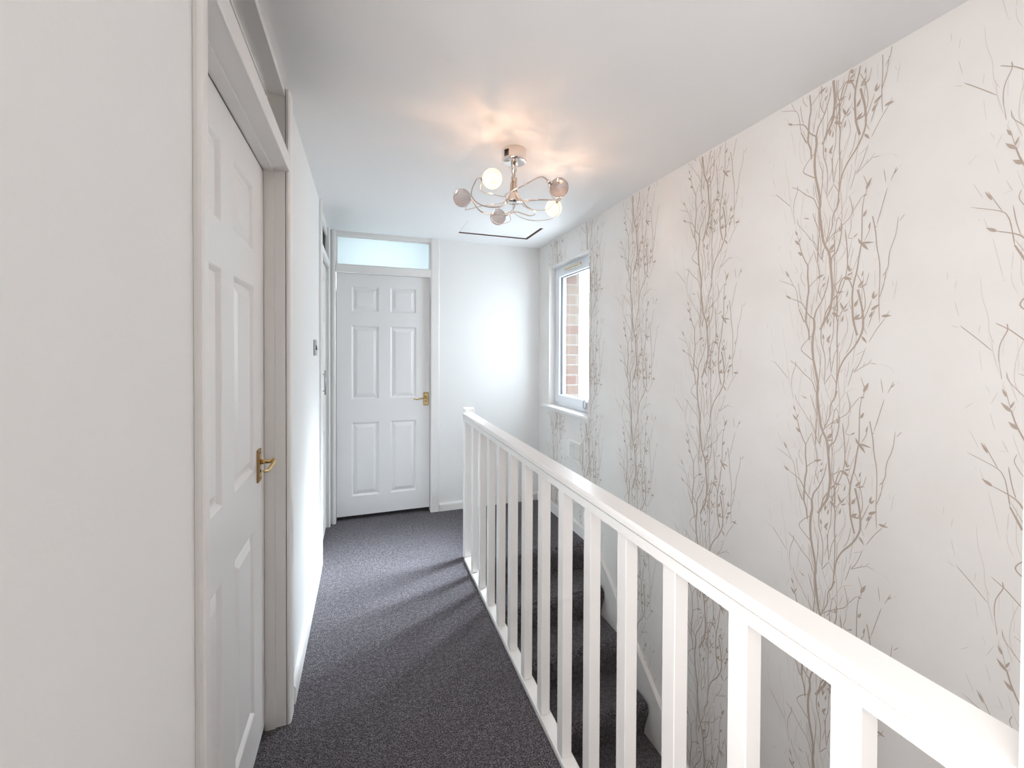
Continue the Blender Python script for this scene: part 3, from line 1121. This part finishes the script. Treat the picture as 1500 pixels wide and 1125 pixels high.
# ------------------------------------------------------------------ vent grille below the window
vg = thing('vent_grille', 'small white louvred vent on the papered wall under the window sill', 'vent', (XR, 2.92, 0.62))
bm = new()
box(bm, (-0.006, -0.118, -0.083), (-0.0022, 0.118, 0.083), 0.002, 1)
obj('plate', bm, M_GLOSS, vg)
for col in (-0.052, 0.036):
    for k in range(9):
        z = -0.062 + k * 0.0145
        bm = new()
        prism(bm, [(-0.0062, z + 0.0005), (-0.0150, z + 0.0005), (-0.0150, z + 0.0022), (-0.0062, z + 0.0085)], 1, col - 0.040, col + 0.040)
        obj('louvre', bm, M_GLOSS, vg)
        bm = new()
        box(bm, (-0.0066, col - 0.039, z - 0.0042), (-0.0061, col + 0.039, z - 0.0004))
        obj('vent_slot_shade', bm, M_STEEL, vg)  # grey strip drawn in as the shadow under the louvre
bm = new()
box(bm, (-0.0105, -0.108, -0.075), (-0.0062, -0.100, 0.070), 0.001, 1)
obj('slide_bar', bm, M_CREAM, vg)
for yy in (-0.110, 0.110):
    for zz in (-0.076, 0.076):
        bm = new()
        bmesh.ops.create_uvsphere(bm, u_segments=8, v_segments=6, radius=0.003, matrix=Matrix.Translation((-0.006, yy, zz)))
        obj('screw', bm, M_SCREW, vg)

# ------------------------------------------------------------------ light switch
sw = thing('light_switch', 'brushed steel light switch on the left wall before the cupboard', 'light switch', (XL, 2.645, 1.408))
bm = new()
box(bm, (0.0005, -0.043, -0.045), (0.0105, 0.043, 0.045), 0.002, 2)
obj('plate', bm, M_STEEL, sw)
bm = new()
prism(bm, [(0.0107, -0.014), (0.0107, 0.014), (0.0125, 0.014), (0.0165, -0.012)], 1, -0.010, 0.010)
obj('rocker', bm, M_BLACK, sw)

# ------------------------------------------------------------------ ceiling light
LX, LY = 0.670, 1.902
lt = thing('ceiling_light', 'chrome ceiling light with five crackle glass globes on curling arms', 'ceiling light', (LX, LY, ZC))
bm = new()
lathe(bm, [(0.0, -0.0003), (0.057, -0.0003), (0.058, -0.003), (0.058, -0.052), (0.0565, -0.056), (0.053, -0.0575), (0.0, -0.0575)], seg=48)
cp = obj('canopy', bm, M_CHROME, lt)
for k in range(4):
    a = math.radians(205)
    bm = new()
    for t in range(5):
        aa = a + t * 0.075
        box(bm, (0.0584 * math.cos(aa) - 0.0035, 0.0584 * math.sin(aa) - 0.0035, -0.018 - k * 0.008 - 0.0015), (0.0584 * math.cos(aa) + 0.0035, 0.0584 * math.sin(aa) + 0.0035, -0.018 - k * 0.008 + 0.0015))
    obj('vent_slot_shade', bm, M_BLACK, cp)
bm = new()
lathe(bm, [(0.0, -0.0578), (0.014, -0.0578), (0.014, -0.100), (0.010, -0.103), (0.010, -0.190), (0.0, -0.190)], seg=24)
obj('stem', bm, M_CHROME, lt)
bm = new()
lathe(bm, [(0.0, -0.1905), (0.012, -0.1905), (0.020, -0.205), (0.033, -0.235), (0.037, -0.242), (0.034, -0.247), (0.0, -0.249)], seg=32)
obj('hub', bm, M_CHROME, lt)
globes = [(0.5107, 1.7268, 2.126, True), (0.4358, 1.9753, 2.120, False), (0.6738, 2.1675, 2.112, False), (0.9054, 1.9596, 2.1203, True), (0.8097, 1.6964, 2.1162, False)]
GR = 0.042
for gx, gy, gz, lit in globes:
    g = Vector((gx - LX, gy - LY, gz - ZC))
    ang = math.atan2(g.y, g.x)
    R = math.hypot(g.x, g.y)

    def pol(r, a, z):
        return Vector((r * math.cos(a), r * math.sin(a), z))
    # holder sits on the clockwise side of the globe and looks along the ring
    tang = Vector((-math.sin(ang), math.cos(ang), 0)) * 0.9 + Vector((math.cos(ang), math.sin(ang), 0)) * 0.35
    tang = (tang + Vector((0, 0, -0.25))).normalized()
    hold = g - tang * (GR + 0.006)
    bm = new()
    a0 = ang - math.radians(95)
    pts = [pol(0.012, ang - 1.95, -0.130), pol(0.017, ang - 1.85, -0.200), pol(0.060, ang - 1.60, -0.254), pol(0.145, ang - 1.18, -0.262), pol(0.213, ang - 0.74, -0.247), hold - tang * 0.055, hold - tang * 0.006]
    tube(bm, catmull(pts, 8), 0.0032, 8)
    ar = obj('arm', bm, M_WIRE, lt)
    bm = new()
    a1 = ang + math.radians(55)
    pts = [pol(0.014, a1 + 0.3, -0.150), pol(0.026, a1 + 0.2, -0.230), pol(0.085, a1 - 0.05, -0.272), pol(0.160, ang + 0.45, -0.288), pol(0.222, ang + 0.02, -0.286), pol(0.240, ang - 0.24, -0.262), hold - tang * 0.016]
    tube(bm, catmull(pts, 8), 0.0018, 6)
    obj('wire_loop', bm, M_WIRE, ar)
    bm = new()
    tube(bm, [hold - tang * 0.020, hold - tang * 0.002, hold + tang * 0.006, hold + tang * 0.007], 0.0075, 12)
    obj('holder', bm, M_CHROME, ar)
    bm = new()
    bmesh.ops.create_uvsphere(bm, u_segments=32, v_segments=20, radius=GR, matrix=Matrix.Translation(g))
    for f in bm.faces:
        f.smooth = True
    gl = obj('glass_globe', bm, M_LIT if lit else M_GLOBE, lt)
    if lit:
        gl['label'] = 'lit globe glowing warm white'
    bm = new()
    tube(bm, [hold + tang * 0.0075, hold + tang * 0.020, hold + tang * 0.032], 0.004, 8, 0.005)
    obj('bulb', bm, M_BULB if lit else M_GLASS, gl)
    if lit:
        pl = bpy.data.lights.new('globe_light', 'POINT')
        pl.energy, pl.color, pl.shadow_soft_size = LAMP_WATTS, (1.0, 0.58, 0.36), 0.012
        pl.use_nodes = True
        n = pl.node_tree
        e = n.nodes['Emission']
        tcn = n.nodes.new('ShaderNodeTexCoord')
        nz = n.nodes.new('ShaderNodeTexNoise')      # crackle glass breaks the light into streaks
        nz.inputs['Scale'].default_value = 3.2
        nz.inputs['Detail'].default_value = 6.0
        vm = n.nodes.new('ShaderNodeVectorMath')
        vm.operation = 'MULTIPLY'
        vm.inputs[1].default_value = (1.0, 1.0, 0.22)
        rm = n.nodes.new('ShaderNodeMapRange')
        rm.inputs['From Min'].default_value, rm.inputs['From Max'].default_value = 0.35, 0.7
        rm.inputs['To Min'].default_value, rm.inputs['To Max'].default_value = 0.45, 1.9
        n.links.new(tcn.outputs['Normal'], vm.inputs[0])
        n.links.new(vm.outputs[0], nz.inputs['Vector'])
        n.links.new(nz.outputs['Fac'], rm.inputs['Value'])
        n.links.new(rm.outputs['Result'], e.inputs['Strength'])
        po = bpy.data.objects.new('globe_light', pl)
        COL.objects.link(po)
        po.location = (gx, gy, gz)
